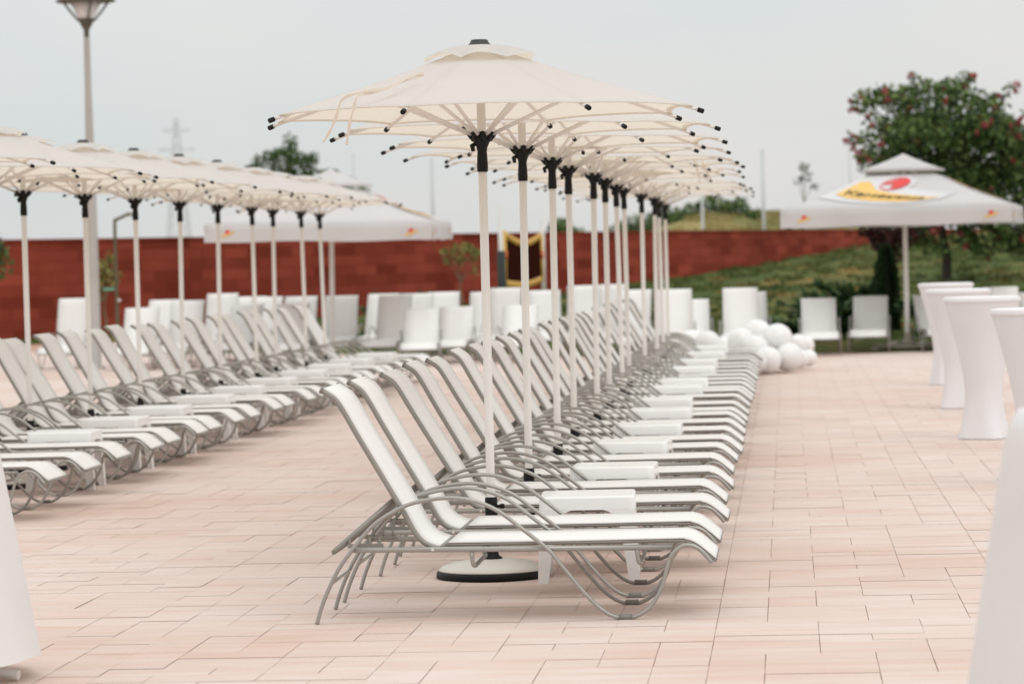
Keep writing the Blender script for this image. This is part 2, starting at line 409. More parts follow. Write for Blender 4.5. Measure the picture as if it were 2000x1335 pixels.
def make_lounger(turn=0.0):
    root = empty('sun_lounger')
    HW = .285
    for s in (-1, 1):
        bm = B(); tube(bm, [(p.x, s*HW, p.z) for p in smooth_path([(x, 0, z) for x, z in ARCH], 4)], .0088, 10)
        sf = link('side_frame', bm, M['frame'], root)
        bm = B(); tube(bm, [(.475, s*HW, .0125), (.50, s*HW, .0115), (.531, s*HW, .0125)], .0115, 12)
        link('foot_pad', bm, M['pad'], sf)
        bm = B(); tube(bm, [(-.632, s*.262, .306), (-.60, s*.262, .304), (.0, s*.262, .298), (.70, s*.262, .293)], [.006, .0118, .0118, .0118], 10)
        rl = link('seat_rail', bm, M['frame'], root)
        bm = B(); tube(bm, [(-.29, s*.2725, .301), (-.29, s*.2755, .301)], .0065, 10)
        link('rivet', bm, M['rivet'], rl)
        # thin rail carrying the seat cloth, curving down at the foot
        bm = B(); tube(bm, [(p.x, s*.246, p.z) for p in smooth_path([(-.235, 0, .318), (.2, 0, .318), (.70, 0, .318), (.755, 0, .315), (.80, 0, .296), (.872, 0, .238)], 5)], .0075, 8)
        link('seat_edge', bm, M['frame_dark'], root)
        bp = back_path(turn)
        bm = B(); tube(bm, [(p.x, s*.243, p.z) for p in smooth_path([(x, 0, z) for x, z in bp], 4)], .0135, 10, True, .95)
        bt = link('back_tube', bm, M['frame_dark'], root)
        bm = B(); e0 = Vector((bp[0][0], s*.243, bp[0][1])); e1 = Vector((bp[1][0], s*.243, bp[1][1])); dv = (e0-e1).normalized()
        tube(bm, [e0-dv*.002, e0+dv*.008, e0+dv*.011], [.0145, .0145, .010], 10); link('end_cap', bm, M['pad'], bt)
        # support strut from the back tube down to the rack
        bm = B(); tx = bp[5][0]-.02; tz = bp[5][1]+.035
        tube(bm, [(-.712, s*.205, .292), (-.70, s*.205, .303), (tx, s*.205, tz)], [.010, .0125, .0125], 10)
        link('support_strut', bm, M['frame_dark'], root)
        bm = B()
        box(bm, (-.575, s*.228, .318), (.15, .005, .018))
        for k in range(4): box(bm, (-.64+.042*k, s*.228, .338), (.010, .005, .034), 0)
        link('notch_rack', bm, M['frame_dark'], root)
    bm = B(); tube(bm, [(-.712, -.205, .292), (-.712, .205, .292)], .0105, 10); link('strut_bar', bm, M['frame_dark'], root)
    bm = B(); tube(bm, [(-.712, -.285, .172), (-.712, .285, .172)], .0085, 10); link('rear_crossbar', bm, M['chrome'], root)
    bm = B(); tube(bm, [(-.615, -.262, .300), (-.615, .262, .300)], .0095, 10); link('rail_crossbar', bm, M['frame'], root)
    for x in (-.13, .555):
        bm = B(); tube(bm, smooth_path([(x, -.262, .285), (x+.006, -.255, .238), (x+.012, -.22, .228), (x+.012, 0, .228), (x+.012, .22, .228), (x+.006, .255, .238), (x, .262, .285)], 3), .0095, 8)
        link('seat_brace', bm, M['frame'], root)
    bm = B(); tube(bm, [(bp[-1][0]+.005, -.25, .306), (bp[-1][0]+.005, .25, .306)], .0115, 8); link('hinge_bar', bm, M['frame_dark'], root)
    # cloth
    P = [(p.x, p.z) for p in smooth_path([(x, 0, z) for x, z in bp], 3)]
    off = []
    for i, p in enumerate(P):
        a = P[max(i-1, 0)]; c = P[min(i+1, len(P)-1)]; t = Vector((c[0]-a[0], c[1]-a[1])).normalized(); n = Vector((-t.y, t.x))
        if n.x < 0: n = -n
        off.append((p[0]+n.x*.010, p[1]+abs(n.y)*.010))
    bm = B(); sheet(bm, off, -.25, .25); link('back_sling', bm, M['sling'], root)
    P = [(p.x, p.z) for p in smooth_path([(-.225, 0, .327), (.2, 0, .325), (.69, 0, .327), (.757, 0, .325), (.805, 0, .304), (.878, 0, .243)], 5)]
    bm = B(); sheet(bm, P, -.255, .255); link('seat_sling', bm, M['sling'], root)
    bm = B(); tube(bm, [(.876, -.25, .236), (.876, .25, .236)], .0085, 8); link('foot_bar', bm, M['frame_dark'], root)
    return root
protos = {0.965: make_lounger(0.0), 'a': make_lounger(.022), 'b': make_lounger(-.018), 1.03: make_lounger(-.17), .87: make_lounger(.17), .79: make_lounger(.33)}
register(None)
used = {k: False for k in protos}
def place_lounger(kind, x, y, rz, label, group):
    if not used[kind]: o = protos[kind]; used[kind] = True
    else: o = copy_tree(protos[kind])
    o.location = (x, y, 0); o.rotation_euler = (0, 0, rz)
    tag(o, label, 'sun lounger', group); return o

UR = [(-1.415, 15.58), (-1.40, 17.67), (-1.40, 19.92), (-1.42, 21.84), (-1.39, 23.91), (-1.39, 25.62), (-1.40, 27.99), (-1.42, 29.57), (-1.41, 32.54), (-1.38, 34.78), (-1.40, 37.27), (-1.43, 39.67)]
LR = [13.66, 14.52]
for k in range(len(UR)):
    u = UR[k][1]
    nxt = UR[k+1][1] if k+1 < len(UR) else 41.6
    LR.append(u+.13)
    if nxt-u > 2.6: LR.append((u+.13+nxt-.92)/2)
    LR.append(max(nxt-.92, u+.74))
for i, y in enumerate(LR):
    if i == 0: lab = 'nearest white sling lounger of the right row, its whole side frame in view'
    elif i == len(LR)-1: lab = 'farthest white sling lounger of the right row, close to the balloons'
    else: lab = '%s white sling lounger from the front in the row beside the balloons' % ORD[i]
    place_lounger(.965 if i < 2 else rnd.choice((.965, 'a', 'b')), -1.2+(rnd.uniform(-.015, .015) if i > 1 else 0), y+.285, R(rnd.uniform(-.8, .8)) if i > 1 else 0, lab, 'white sun loungers in the right row')
LL = [19.48, 20.45, 21.6, 22.66, 23.4, 24.55, 25.2, 26.3, 27.1, 28.4, 29.03, 30.25, 31.0, 32.25, 33.15, 34.3, 35.05, 36.15, 36.75, 37.95, 38.95, 40.12, 40.75]
for i, y in enumerate(LL):
    if i == 0: lab = 'nearest lounger of the left row, only its foot end beside the draped tablecloth'
    elif i == len(LL)-1: lab = 'farthest lounger of the left row, just before the lounger crowd'
    else: lab = '%s white sling lounger from the front in the left-hand row' % ORD[i]
    place_lounger(rnd.choice((.965, 'a', 'b')), -5.30+rnd.uniform(-.02, .02), y+.285, R(rnd.uniform(-1, 1)), lab, 'white sun loungers in the left row')
# loungers standing with their foot ends to the camera along the far edge: (x of centre, y of foot frame, kind)
far = [(-10.9, 49.0, 1.03, 'lone upright lounger at the far left, red wall behind it'),
       (-9.72, 49.9, .965, 'upright lounger half hidden behind the shower pole'),
       (-9.55, 47.6, .87, 'lower lounger just in front of the shower pole'),
       (-9.02, 48.2, .965, 'upright lounger beside the fourth left parasol pole, lower of two'),
       (-8.98, 51.0, 1.03, 'tallest lounger back between the shower and the left parasol poles'),
       (-8.60, 51.6, .965, None), (-8.28, 48.8, .87, None), (-8.18, 50.6, .965, None), (-7.55, 50.0, .965, None), (-7.35, 48.0, .87, None),
       (-6.85, 49.6, .965, None), (-6.42, 50.9, .965, None),
       (-5.95, 48.6, .965, None), (-5.78, 50.2, .965, None), (-5.45, 51.4, .965, None), (-5.25, 46.6, .79, None),
       (-4.88, 47.6, .79, None), (-4.66, 50.0, .965, None), (-4.28, 48.6, 1.03, None), (-3.92, 47.2, .79, None),
       (-3.72, 50.2, .965, None), (-3.10, 49.4, 1.03, None), (-2.76, 50.0, 1.03, None), (-2.30, 47.8, .965, None),
       (-1.62, 47.2, .965, 'upright lounger straight behind the end of the right row'),
       (-1.42, 49.2, .79, 'low lounger peeking out right of the one behind the right row'),
       (-.69, 46.8, .965, 'tall upright lounger directly behind the balloon pile'),
       (-.55, 48.7, .87, 'lounger edge peeking out behind the tall one at the balloons'),
       (.44, 47.2, .79, 'low reclined lounger right of the balloons, facing the camera'),
       (1.17, 47.9, .79, 'low reclined lounger between the balloons and the logo parasol pole'),
       (2.15, 47.8, .79, 'low reclined lounger partly hidden behind the cocktail tables, right of the parasol pole'),
       (3.08, 47.6, .87, 'lounger behind the cocktail tables with only its tan top edge showing'),
       (3.62, 47.9, .79, 'lounger at the right picture edge behind the cocktail tables')]
cnt = 0
for i, (x, y, k, lab) in enumerate(far):
    if lab is None:
        cnt += 1
        lab = '%s from left of the upright loungers between third left parasol pole and right row' % ORD[cnt-1]
    place_lounger(k, x, y+.7, R(-90+rnd.uniform(-5, 5)), lab, 'loungers along the far edge facing the camera')

# ------------------------------------------------------------------ small white plastic tables
def make_stool():
    root = empty('side_table')
    bm = B(); H = .395; W = .44; AP = .062
    # top and apron as one rounded shell
    def ring(w, z, rc, n=5):
        out = []
        for cx, cy, a0 in ((1, 1, 0), (-1, 1, 90), (-1, -1, 180), (1, -1, 270)):
            for k in range(n):
                a = R(a0+90*k/(n-1)); out.append(bm.verts.new((cx*(w/2-rc)+rc*math.cos(a), cy*(w/2-rc)+rc*math.sin(a), z)))
        return out
    rings = [ring(W-.018, H, .022), ring(W-.006, H-.0025, .026), ring(W, H-.009, .028), ring(W+.006, H-AP, .03)]
    bm.faces.new(rings[0])
    for a, c in zip(rings, rings[1:]):
        n = len(a)
        for k in range(n):
            bm.faces.new((a[k], a[(k+1) % n], c[(k+1) % n], c[k]))
    inn = ring(W-.006, H-AP, .026); n = len(inn)
    for k in range(n): bm.faces.new((rings[-1][k], rings[-1][(k+1) % n], inn[(k+1) % n], inn[k]))
    up = ring(W-.02, H-.02, .024)
    for k in range(n): bm.faces.new((inn[k], inn[(k+1) % n], up[(k+1) % n], up[k]))
    bm.faces.new(up[::-1])
    link('tabletop', bm, M['plastic'], root)
    for sx in (-1, 1):
        for sy in (-1, 1):
            bm = B()
            # L-section leg, tapering, with an arched fillet under the apron
            prof = [(.0, .15), (.012, .118), (.03, .096), (.06, .080), (.12, .070), (.334, .048)]   # depth under apron, flange width
            for ax in (0, 1):
                prev = None
                for dz, wd in prof:
                    z = max(H-AP-dz, 0); o = (W/2+.002)+.012*(dz/.33); i = o-wd; th = .006
                    if ax == 0: q = [(o, o), (i, o), (i, o-th), (o, o-th)]
                    else: q = [(o, o-.0062), (o, i), (o-th, i), (o-th, o-.0062)]
                    cur = [bm.verts.new((sx*a, sy*c, z)) for a, c in q]
                    if prev:
                        for k in range(4): bm.faces.new((prev[k], prev[(k+1) % 4], cur[(k+1) % 4], cur[k]))
                    prev = cur
                bm.faces.new(prev)
            link('leg', bm, M['plastic'], root)
    return root
st0 = make_stool(); register(None)
spots = [(-.95, y-.12, 'R') for x, y in UR]+[(-4.98, y, 'L') for y in (22.41, 24.26, 26.03, 28.02, 29.93, 31.9, 34.0, 35.88, 37.63, 39.8)]
nr = 0; nl = 0
for i, (x, y, sd) in enumerate(spots):
    o = st0 if i == 0 else copy_tree(st0)
    o.location = (x+rnd.uniform(-.03, .03)*(i > 0), y, 0); o.rotation_euler = (0, 0, R(2.2 if i == 0 else rnd.uniform(-3, 3)))
    if sd == 'R':
        lab = 'white plastic side table beside the %s parasol pole of the right row' % ('nearest' if nr == 0 else ORD[nr]); nr += 1
    else:
        lab = 'white plastic side table between loungers, %s from the front in the left row' % ORD[nl]; nl += 1
    tag(o, lab, 'side table', 'white plastic side tables between the loungers')

# ------------------------------------------------------------------ round cream parasols
def make_umbrella(straps):
    root = empty('parasol')
    bm = B(); lathe(bm, [(0, .012), (.262, .012), (.266, .020), (.262, .036), (0, .036)], 48); bs0 = None
    bm2 = B(); lathe(bm2, [(0, .0365), (.256, .0365), (.254, .043), (.236, .056), (.19, .071), (.12, .082), (.05, .087), (0, .088)], 48)
    base = link('base', bm2, M['basewhite'], root)
    b_ = B(); lathe(b_, [(.05, .0), (.262, .0), (.267, .008), (.266, .026), (.257, .0362), (.05, .0362)], 48); link('rubber_ring', b_, M['black'], base); bm.free()
    bm = B(); lathe(bm, [(.026, .084), (.047, .087), (.046, .094), (.033, .101), (.0295, .112), (.0295, .368), (.027, .376), (.0215, .377)], 20)
    sl = link('pole_sleeve', bm, M['black'], root)
    bm = B(); tube(bm, [(.028, -.005, .335), (.052, -.005, .335)], .006, 8); lathe(bm, [(0, -.012), (.011, -.01), (.013, 0), (.011, .01), (0, .012)], 10, (.056, -.005, .335)); link('knob', bm, M['black'], sl)
    bm = B(); lathe(bm, [(.0205, .09), (.0205, 2.48), (0, 2.482)], 18); link('pole', bm, M['polewhite'], root)
    # runner hub
    bm = B(); lathe(bm, [(.0208, 1.905), (.0255, 1.906), (.0262, 1.93), (.0245, 1.97), (.0225, 2.0), (.0245, 2.015), (.034, 2.038), (.047, 2.056), (.052, 2.066), (.046, 2.069), (.026, 2.062), (.022, 2.062)], 24)
    lathe(bm, [(.021, 2.066), (.022, 2.086), (.026, 2.092), (.021, 2.0925)], 20)
    for k in range(8):
        a = R(45*k+22.5); u = Vector((math.cos(a), math.sin(a), 0))
        tube(bm, [u*.036+Vector((0, 0, 2.052)), u*.054+Vector((0, 0, 2.074)), u*.066+Vector((0, 0, 2.090))], [.011, .0115, .009], 8)
    tube(bm, [(-.026, -.01, 2.040), (-.044, -.014, 2.028), (-.040, -.012, 2.002)], [.009, .013, .009], 8)
    link('runner_hub', bm, M['black'], root)
    # canopy
    RT, ZT, R0, Z0 = 1.035, 2.176, .095, 2.474
    bm = B(); nS, nT = 12, 14
    def rib(k, t, dz=0):
        a = R(45*k); r = R0+(RT-R0)*t; z = Z0+(ZT-Z0)*t-.012*math.sin(math.pi*t); return Vector((r*math.cos(a), r*math.sin(a), z+dz))
    def pt(k, s, t, dz=0):
        tm = t*(1-.040*(1-abs(2*s-1)**2.6)*min(1, t*1.2)); return rib(k, tm, dz)*(1-s)+rib(k+1, tm, dz)*s-Vector((0, 0, .004*math.sin(math.pi*t)*math.sin(math.pi*s)))
    for k in range(8):
        g_ = [[bm.verts.new(pt(k, i/nS, j/nT)) for i in range(nS+1)] for j in range(nT+1)]
        for j in range(nT):
            for i in range(nS):
                f = bm.faces.new((g_[j][i], g_[j][i+1], g_[j+1][i+1], g_[j+1][i])); f.smooth = True
        # hem: a second layer turned under the edge
        h_ = [[bm.verts.new(pt(k, i/nS, .966+.033*j, -.004)) for i in range(nS+1)] for j in range(2)]
        for i in range(nS): bm.faces.new((h_[0][i], h_[0][i+1], h_[1][i+1], h_[1][i]))
    bmesh.ops.remove_doubles(bm, verts=bm.verts, dist=.0008)
    can = link('canopy', bm, M['canopy'], root)
    # wavy vent flap on top
    bm = B(); nA, nJ = 96, 8; g_ = []
    for j in range(nJ+1):
        t = j/nJ; r = .05+(.272-.05)*t; row = []
        for i in range(nA):
            a = 2*math.pi*i/nA; ph = (a/(math.pi/4)) % 1
            lift = .021*math.sin(math.pi*ph)*t**2.4*(1+.45*math.sin(3*a+.8))+.004*math.sin(5*a+1)*t
            under = Z0+(ZT-Z0)*(r*.985-R0)/(RT-R0)
            z = under+.011+.016*math.sin(math.pi*t)+lift
            rr = r*(1-.05*math.sin(math.pi*ph)*t)
            row.append(bm.verts.new((rr*math.cos(a), rr*math.sin(a), z)))
        g_.append(row)
    for j in range(nJ):
        for i in range(nA):
            f = bm.faces.new((g_[j][i], g_[j][(i+1) % nA], g_[j+1][(i+1) % nA], g_[j+1][i])); f.smooth = True
    link('vent_flap', bm, M['canopy'], can)
    bm = B(); lathe(bm, [(.0, 2.486), (.056, 2.492), (.0565, 2.499), (.047, 2.506), (.040, 2.520), (.036, 2.524), (0, 2.524)], 28); link('finial', bm, M['blackgrey'], root)
    for k in range(8):
        a = R(45*k); u = Vector((math.cos(a), math.sin(a), 0))
        def p(r, dz=0): 
            t = (r-R0)/(RT-R0); return u*r+Vector((0, 0, Z0+(ZT-Z0)*t-.012*math.sin(math.pi*min(max(t, 0), 1))-.012+dz))
        bm = B(); tube(bm, [p(.03), p(.3), p(.6), p(.85), p(1.0, -.001), p(1.055, -.002)], [.0075, .0085, .0085, .008, .0078, .0078], 8); rb = link('rib', bm, M['polewhite'], root)
        bm = B(); e = p(1.052, -.002); e2 = p(1.076, -.003); tube(bm, [e, e2, e2+(e2-e)*.12], [.0118, .0118, .009], 10); link('rib_cap', bm, M['black'], rb)
        bm = B(); q = p(.56, -.008); tube(bm, [u*.056+Vector((0, 0, 2.082)), q], .0092, 8); link('strut', bm, M['polewhite'], root)
    if straps:
        for pts in straps:
            bm = B(); P = smooth_path(pts, 6); w_ = .0062; prev = None
            for i, q in enumerate(P):
                t = (P[min(i+1, len(P)-1)]-P[max(i-1, 0)]).normalized(); sd = t.cross(Vector((.2, -1, .3))).normalized()*w_*(1+.3*math.sin(i*.9))
                cur = (bm.verts.new(q+sd), bm.verts.new(q-sd))
                if prev: f = bm.faces.new((prev[0], prev[1], cur[1], cur[0])); f.smooth = True
                prev = cur
            link('tie_strap', bm, M['strap'], root)
    return root
# straps given in the un-turned frame of the nearest parasol; turned with it below
ROT1 = R(-13.5); cz, sz = math.cos(-ROT1), math.sin(-ROT1)
def unrot(pts): return [(x*cz-y*sz, x*sz+y*cz, z) for x, y, z in pts]
S1 = unrot([(-.205, -.56, 2.345), (-.26, -.62, 2.33), (-.345, -.735, 2.275), (-.45, -.80, 2.255), (-.55, -.775, 2.225), (-.585, -.77, 2.14), (-.615, -.77, 2.08), (-.645, -.77, 2.035)])
S2 = unrot([(-.205, -.56, 2.335), (-.30, -.66, 2.300), (-.40, -.765, 2.255), (-.475, -.815, 2.235), (-.495, -.825, 2.18), (-.515, -.83, 2.11), (-.53, -.83, 2.02)])
uA = make_umbrella([S1, S2]); uB = make_umbrella(None); register(None)
firstB = True
UL = [(-5.55, 20.25), (-5.50, 22.55), (-5.66, 24.46), (-5.57, 26.2), (-5.58, 28.3), (-5.55, 30.15), (-5.545, 32.15), (-5.51, 34.2), (-5.60, 36.05), (-5.515, 37.85), (-5.60, 40.02)]
for i, (x, y) in enumerate(UR):
    if i == 0: o = uA; rz = ROT1
    elif i == 4: o = copy_tree(uA); rz = R(150)
    elif firstB: o = uB; firstB = False; rz = R(-27)
    else: o = copy_tree(uB); rz = R(rnd.uniform(0, 45))
    if i == 2: rz = R(-12)
    if i == 1: rz = R(-11.5)
    o.location = (x, y, 0); o.rotation_euler = (0 if i == 0 else R(rnd.uniform(-.7, .7)), 0 if i == 0 else R(rnd.uniform(-.5, .5)), rz)
    lab = 'nearest and largest cream parasol, two loose tie straps hanging off its canopy' if i == 0 else '%s cream parasol from the front in the right row' % ORD[i] if i < len(UR)-1 else 'farthest cream parasol of the right row, its canopy before the hill bushes'
    tag(o, lab, 'parasol', 'cream parasols of the right row')
for i, (x, y) in enumerate(UL):
    o = copy_tree(uB); o.location = (x, y, 0); o.rotation_euler = (R(rnd.uniform(-.8, .8)), R(rnd.uniform(-.8, .8)), R(rnd.uniform(0, 45)))
    lab = ('cream parasol cut by the left edge, only the tip of its canopy in view' if i == 0 else 'cream parasol cut by the left edge, pole outside the frame' if i == 1 else
           'farthest cream parasol of the left row, before the white square parasol' if i == len(UL)-1 else '%s cream parasol from the left edge whose pole is visible, left row' % ORD[i-2])
    tag(o, lab, 'parasol', 'cream parasols of the left row')

# ------------------------------------------------------------------ big square logo parasols
def make_market(sides):
    root = empty('market_parasol'); Hf = 1.64; ze = 2.075; hc = .56; zc = 2.60
    bm = B(); lathe(bm, [(.036, .03), (.036, 2.84), (0, 2.845)], 16); link('pole', bm, M['polewhite'], root)
    bm = B()
    for a in (0, 90):
        c = math.cos(R(a)); s_ = math.sin(R(a))
        for off in (-.22, .22):
            box(bm, (off*s_, off*c, .062+(.03 if a else 0)), (1.0 if not a else .09, .09 if not a else 1.0, .05))
    lathe(bm, [(.0, .05), (.10, .05), (.10, .14), (.05, .16), (.05, .26), (0, .26)], 14)
    bs = link('base_frame', bm, M['woodbeige'], root)
    for sx in (-1, 1):
        for sy in (-1, 1):
            bm = B(); lathe(bm, [(0, 0), (.05, 0), (.055, .02), (.05, .036), (0, .036)], 12, (sx*.46, sy*.22, 0)); link('foot', bm, M['opal'], bs)
    # canopy: four sloping sides, slightly sagging, and a valance with soft folds
    bm = B(); n = 20; cor = [(-1, -1), (1, -1), (1, 1), (-1, 1)]
    for k in range(4):
        a = Vector(cor[k]); c = Vector(cor[(k+1) % 4]); g_ = []
        for j in range(7):
            t = j/6; hw = hc*.84+(Hf-hc*.84)*t; z = 2.565+(ze-2.565)*t-.03*math.sin(math.pi*t)
            g_.append([bm.verts.new((*((a*(1-i/n)+c*(i/n))*hw), z)) for i in range(n+1)])
        nrm = (Vector(cor[k])+Vector(cor[(k+1) % 4])).normalized()
        for j in (1, 2, 3):
            row = []
            for i in range(n+1):
                s = i/n; q = (a*(1-s)+c*s)*Hf; wv = .018*math.sin(s*19+k)*j/3+.012*math.sin(s*43+2*k)*j/3
                row.append(bm.verts.new((q.x+nrm.x*wv, q.y+nrm.y*wv, ze-.085*j-(.010*math.sin(s*12+k) if j == 3 else 0))))
            g_.append(row)
        for p, q in zip(g_, g_[1:]):
            for i in range(n):
                f = bm.faces.new((p[i], p[i+1], q[i+1], q[i])); f.smooth = True
    bmesh.ops.remove_doubles(bm, verts=bm.verts, dist=.004)
    cano = link('canopy', bm, M['market'], root)
    bm = B(); ap = bm.verts.new((0, 0, 2.875)); n = 8
    for k in range(4):
        a = Vector(cor[k]); c = Vector(cor[(k+1) % 4]); rows = []
        for j in range(1, 6):
            t = j/5; rows.append([bm.verts.new((*((a*(1-i/n)+c*(i/n))*hc*t), 2.872-.232*t-.012*math.sin(math.pi*t))) for i in range(n+1)])
        for i in range(n): bm.faces.new((ap, rows[0][i], rows[0][i+1]))
        for p, q in zip(rows, rows[1:]):
            for i in range(n): f = bm.faces.new((p[i], p[i+1], q[i+1], q[i])); f.smooth = True
        rim = [bm.verts.new((v.co.x, v.co.y, v.co.z-.025)) for v in rows[-1]]
        for i in range(n): bm.faces.new((rows[-1][i], rows[-1][i+1], rim[i+1], rim[i]))
    bmesh.ops.remove_doubles(bm, verts=bm.verts, dist=.004)
    link('cap', bm, M['market'], root)
    for k in range(8):
        a = R(45*k); L = 1.6 if k % 2 == 0 else 2.2; u = Vector((math.cos(a), math.sin(a), 0))
        bm = B(); tube(bm, [u*.05+Vector((0, 0, 2.62)), u*L*.98+Vector((0, 0, ze-.02))], .012, 8); link('rib', bm, M['galv'], root)
    # printing: side panel frame (u along the edge, v up the slope) for one side, turned to any side
    def face_pt(side, u, v, lift):
        """u in metres along the eave from its middle, v 0 at the eave .. 1 at the cap"""
        t = 1-v; hw = hc*.84+(Hf-hc*.84)*t; z = 2.565+(ze-2.565)*t-.03*math.sin(math.pi*t)
        q = Vector((u, -hw-lift*.4, z+lift)); return Matrix.Rotation(R(90*side), 4, 'Z') @ q
    def val_pt(side, u, z, lift):
        s = (u+Hf)/(2*Hf); j = (ze-z)/.085; wv = .018*math.sin(s*19+side)*j/3+.012*math.sin(s*43+2*side)*j/3
        return Matrix.Rotation(R(90*side), 4, 'Z') @ Vector((u, -(Hf+wv*.0)-lift-max(0, wv), z))
    def poly(name, mat, fn, outline, parent, inner=None):
        """filled outline (list of u,v) subdivided so that it follows the cloth"""
        bm = B(); vs = [bm.verts.new((u, v, 0)) for u, v in outline]
        es = [bm.edges.new((vs[i], vs[(i+1) % len(vs)])) for i in range(len(vs))]
        if inner:
            v2 = [bm.verts.new((u, v, 0)) for u, v in inner]; es += [bm.edges.new((v2[i], v2[(i+1) % len(v2)])) for i in range(len(v2))]
        bmesh.ops.triangle_fill(bm, edges=es, use_beauty=True)
        bmesh.ops.subdivide_edges(bm, edges=[e for e in bm.edges if e.calc_length() > .25], cuts=1)
        bmesh.ops.triangulate(bm, faces=bm.faces)
        for v in bm.verts: v.co = fn(v.co.x, v.co.y)
        return link(name, bm, mat, parent)
    def ell(cu, cv, ru, rv, tilt=0, n=28):
        return [(cu+ru*math.cos(a)*math.cos(tilt)-ru*.0, cv+rv*math.sin(a)+ru*math.cos(a)*tilt) for a in [2*math.pi*k/n for k in range(n)]]
    txt = bpy.data.curves.new('letters', 'FONT'); txt.body = 'Каменица'; txt.size = .30; txt.shear = .25; txt.offset = .006; txt.resolution_u = 3
    tob = bpy.data.objects.new('letters', txt); col.objects.link(tob); bpy.context.view_layer.update()
    dg = bpy.context.evaluated_depsgraph_get(); tme = bpy.data.meshes.new_from_object(tob.evaluated_get(dg)); 
    wx = [v.co.x for v in tme.vertices]; tw = max(wx)-min(wx); tx0 = min(wx)
    bpy.data.objects.remove(tob)
    for side in (0, 1, 2, 3):
        if side not in sides: continue
        F = lambda l: (lambda u, v: face_pt(side, u, v, l))
        # white swoosh, yellow band, lettering, red oval seal
        white = [(-1.15, .38), (-.93, .56), (-.56, .90), (-.2, .94), (.14, .93), (.26, .78), (.14, .58), (.70, .40), (.86, .47), (.60, .22), (.18, .08), (-.25, .09), (-.72, .20)]
        pw = poly('printed_panel', M['marketprint'], F(.012), white, cano)
        band = [(-.90, .46), (-.55, .80), (-.42, .78), (-.33, .56), (-.1, .44), (.45, .29), (.62, .29), (.30, .17), (.02, .145), (-.38, .20), (-.72, .32)]
        poly('yellow_band', M['yellow'], F(.020), band, cano)
        bm = B(); bm.from_mesh(tme)
        for v in bm.verts:
            f_ = (v.co.x-tx0)/tw; h_ = v.co.y/.30
            u = -.78+1.16*f_; base = .42-.27*f_**.85+.05*f_*f_; hgt = .22-.11*f_
            v.co = face_pt(side, u+.04*h_, base+hgt*h_, .028)
        link('lettering', bm, M['darkprint'], cano)
        poly('emblem', M['red'], F(.024), ell(-.06, .70, .225, .155, .28), cano, ell(-.065, .70, .20, .13, .28))
        poly('emblem', M['red'], F(.024), [(-.14, .60), (-.05, .585), (.06, .65), (.125, .74), (.115, .81), (.02, .825), (-.08, .79), (-.22, .72), (-.23, .68), (-.12, .70), (-.06, .69), (-.11, .645)], cano)
    for side in (0, 1, 2, 3):
        for ux in (-1.30, 1.34):
            V = lambda l: (lambda u, v: val_pt(side, u, v, l))
            poly('valance_mark', M['yellow'], V(.012), [(ux-.10, 1.885), (ux-.08, 1.92), (ux+.01, 1.94), (ux+.10, 1.975), (ux+.095, 1.945), (ux+.01, 1.91)], cano)
            poly('valance_mark', M['red'], V(.016), ell(ux+.0, 1.965, .038, .026, .15, 14), cano)
    return root
mk = make_market((0, 1, 2, 3)); mk2 = make_market((1, 3)); register(None)
mk.location = (1.73, 49.07, 0); mk.rotation_euler = (0, 0, R(-6.5)); tag(mk, 'white square parasol with red seal and yellow band, standing right of the balloons', 'parasol', 'white square parasols with yellow and red print')
mk2.location = (-6.74, 48.9, 0); mk2.rotation_euler = (R(.6), R(.9), R(1)); tag(mk2, 'white square parasol rising behind the left row of cream parasols, before the red wall', 'parasol', 'white square parasols with yellow and red print')

# ------------------------------------------------------------------ cocktail tables
def stretch_cover(bm, H=1.105, seg=40):
    prof = [(0, H), (.270, H), (.292, H-.004), (.300, H-.018), (.294, H-.036), (.270, H-.12), (.232, H-.26), (.193, H-.42), (.164, H-.57), (.147, H-.70), (.145, H-.78), (.152, H-.88), (.168, H-.98), (.188, H-1.07), (.194, .006)]
    lathe(bm, prof, seg)
    for v in bm.verts:                       # four pockets pulled over the feet
        if v.co.z < .5:
            a = math.atan2(v.co.y, v.co.x); k = (1-v.co.z/.5)**1.5*.12
            s = 1+k*math.cos(4*a); v.co.x *= s; v.co.y *= s
def make_cocktail():
    root = empty('cocktail_table')
    bm = B(); stretch_cover(bm); link('stretch_cover', bm, M['stretch'], root)
    bm = B(); lathe(bm, [(.302, 1.066), (.306, 1.075), (.302, 1.088)], 40); link('top_edge', bm, M['stretch'], root)
    return root
ct = make_cocktail(); register(None)
for i, (x, y, lab) in enumerate([(1.50, 26.1, 'white covered cocktail table in front of the group, whole height visible at right'),
                                 (1.57, 31.1, 'middle white covered cocktail table, half hidden by the one before it'),
                                 (1.71, 36.45, 'farthest white covered cocktail table, leftmost of the group near the parasol pole'),
                                 (1.55, 20.9, 'white covered cocktail table cut by the right picture edge')]):
    o = ct if i == 0 else copy_tree(ct); o.location = (x, y, 0); o.rotation_euler = (0, 0, R((20, 40, 75, 10)[i])); tag(o, lab, 'cocktail table', 'white covered cocktail tables at right')
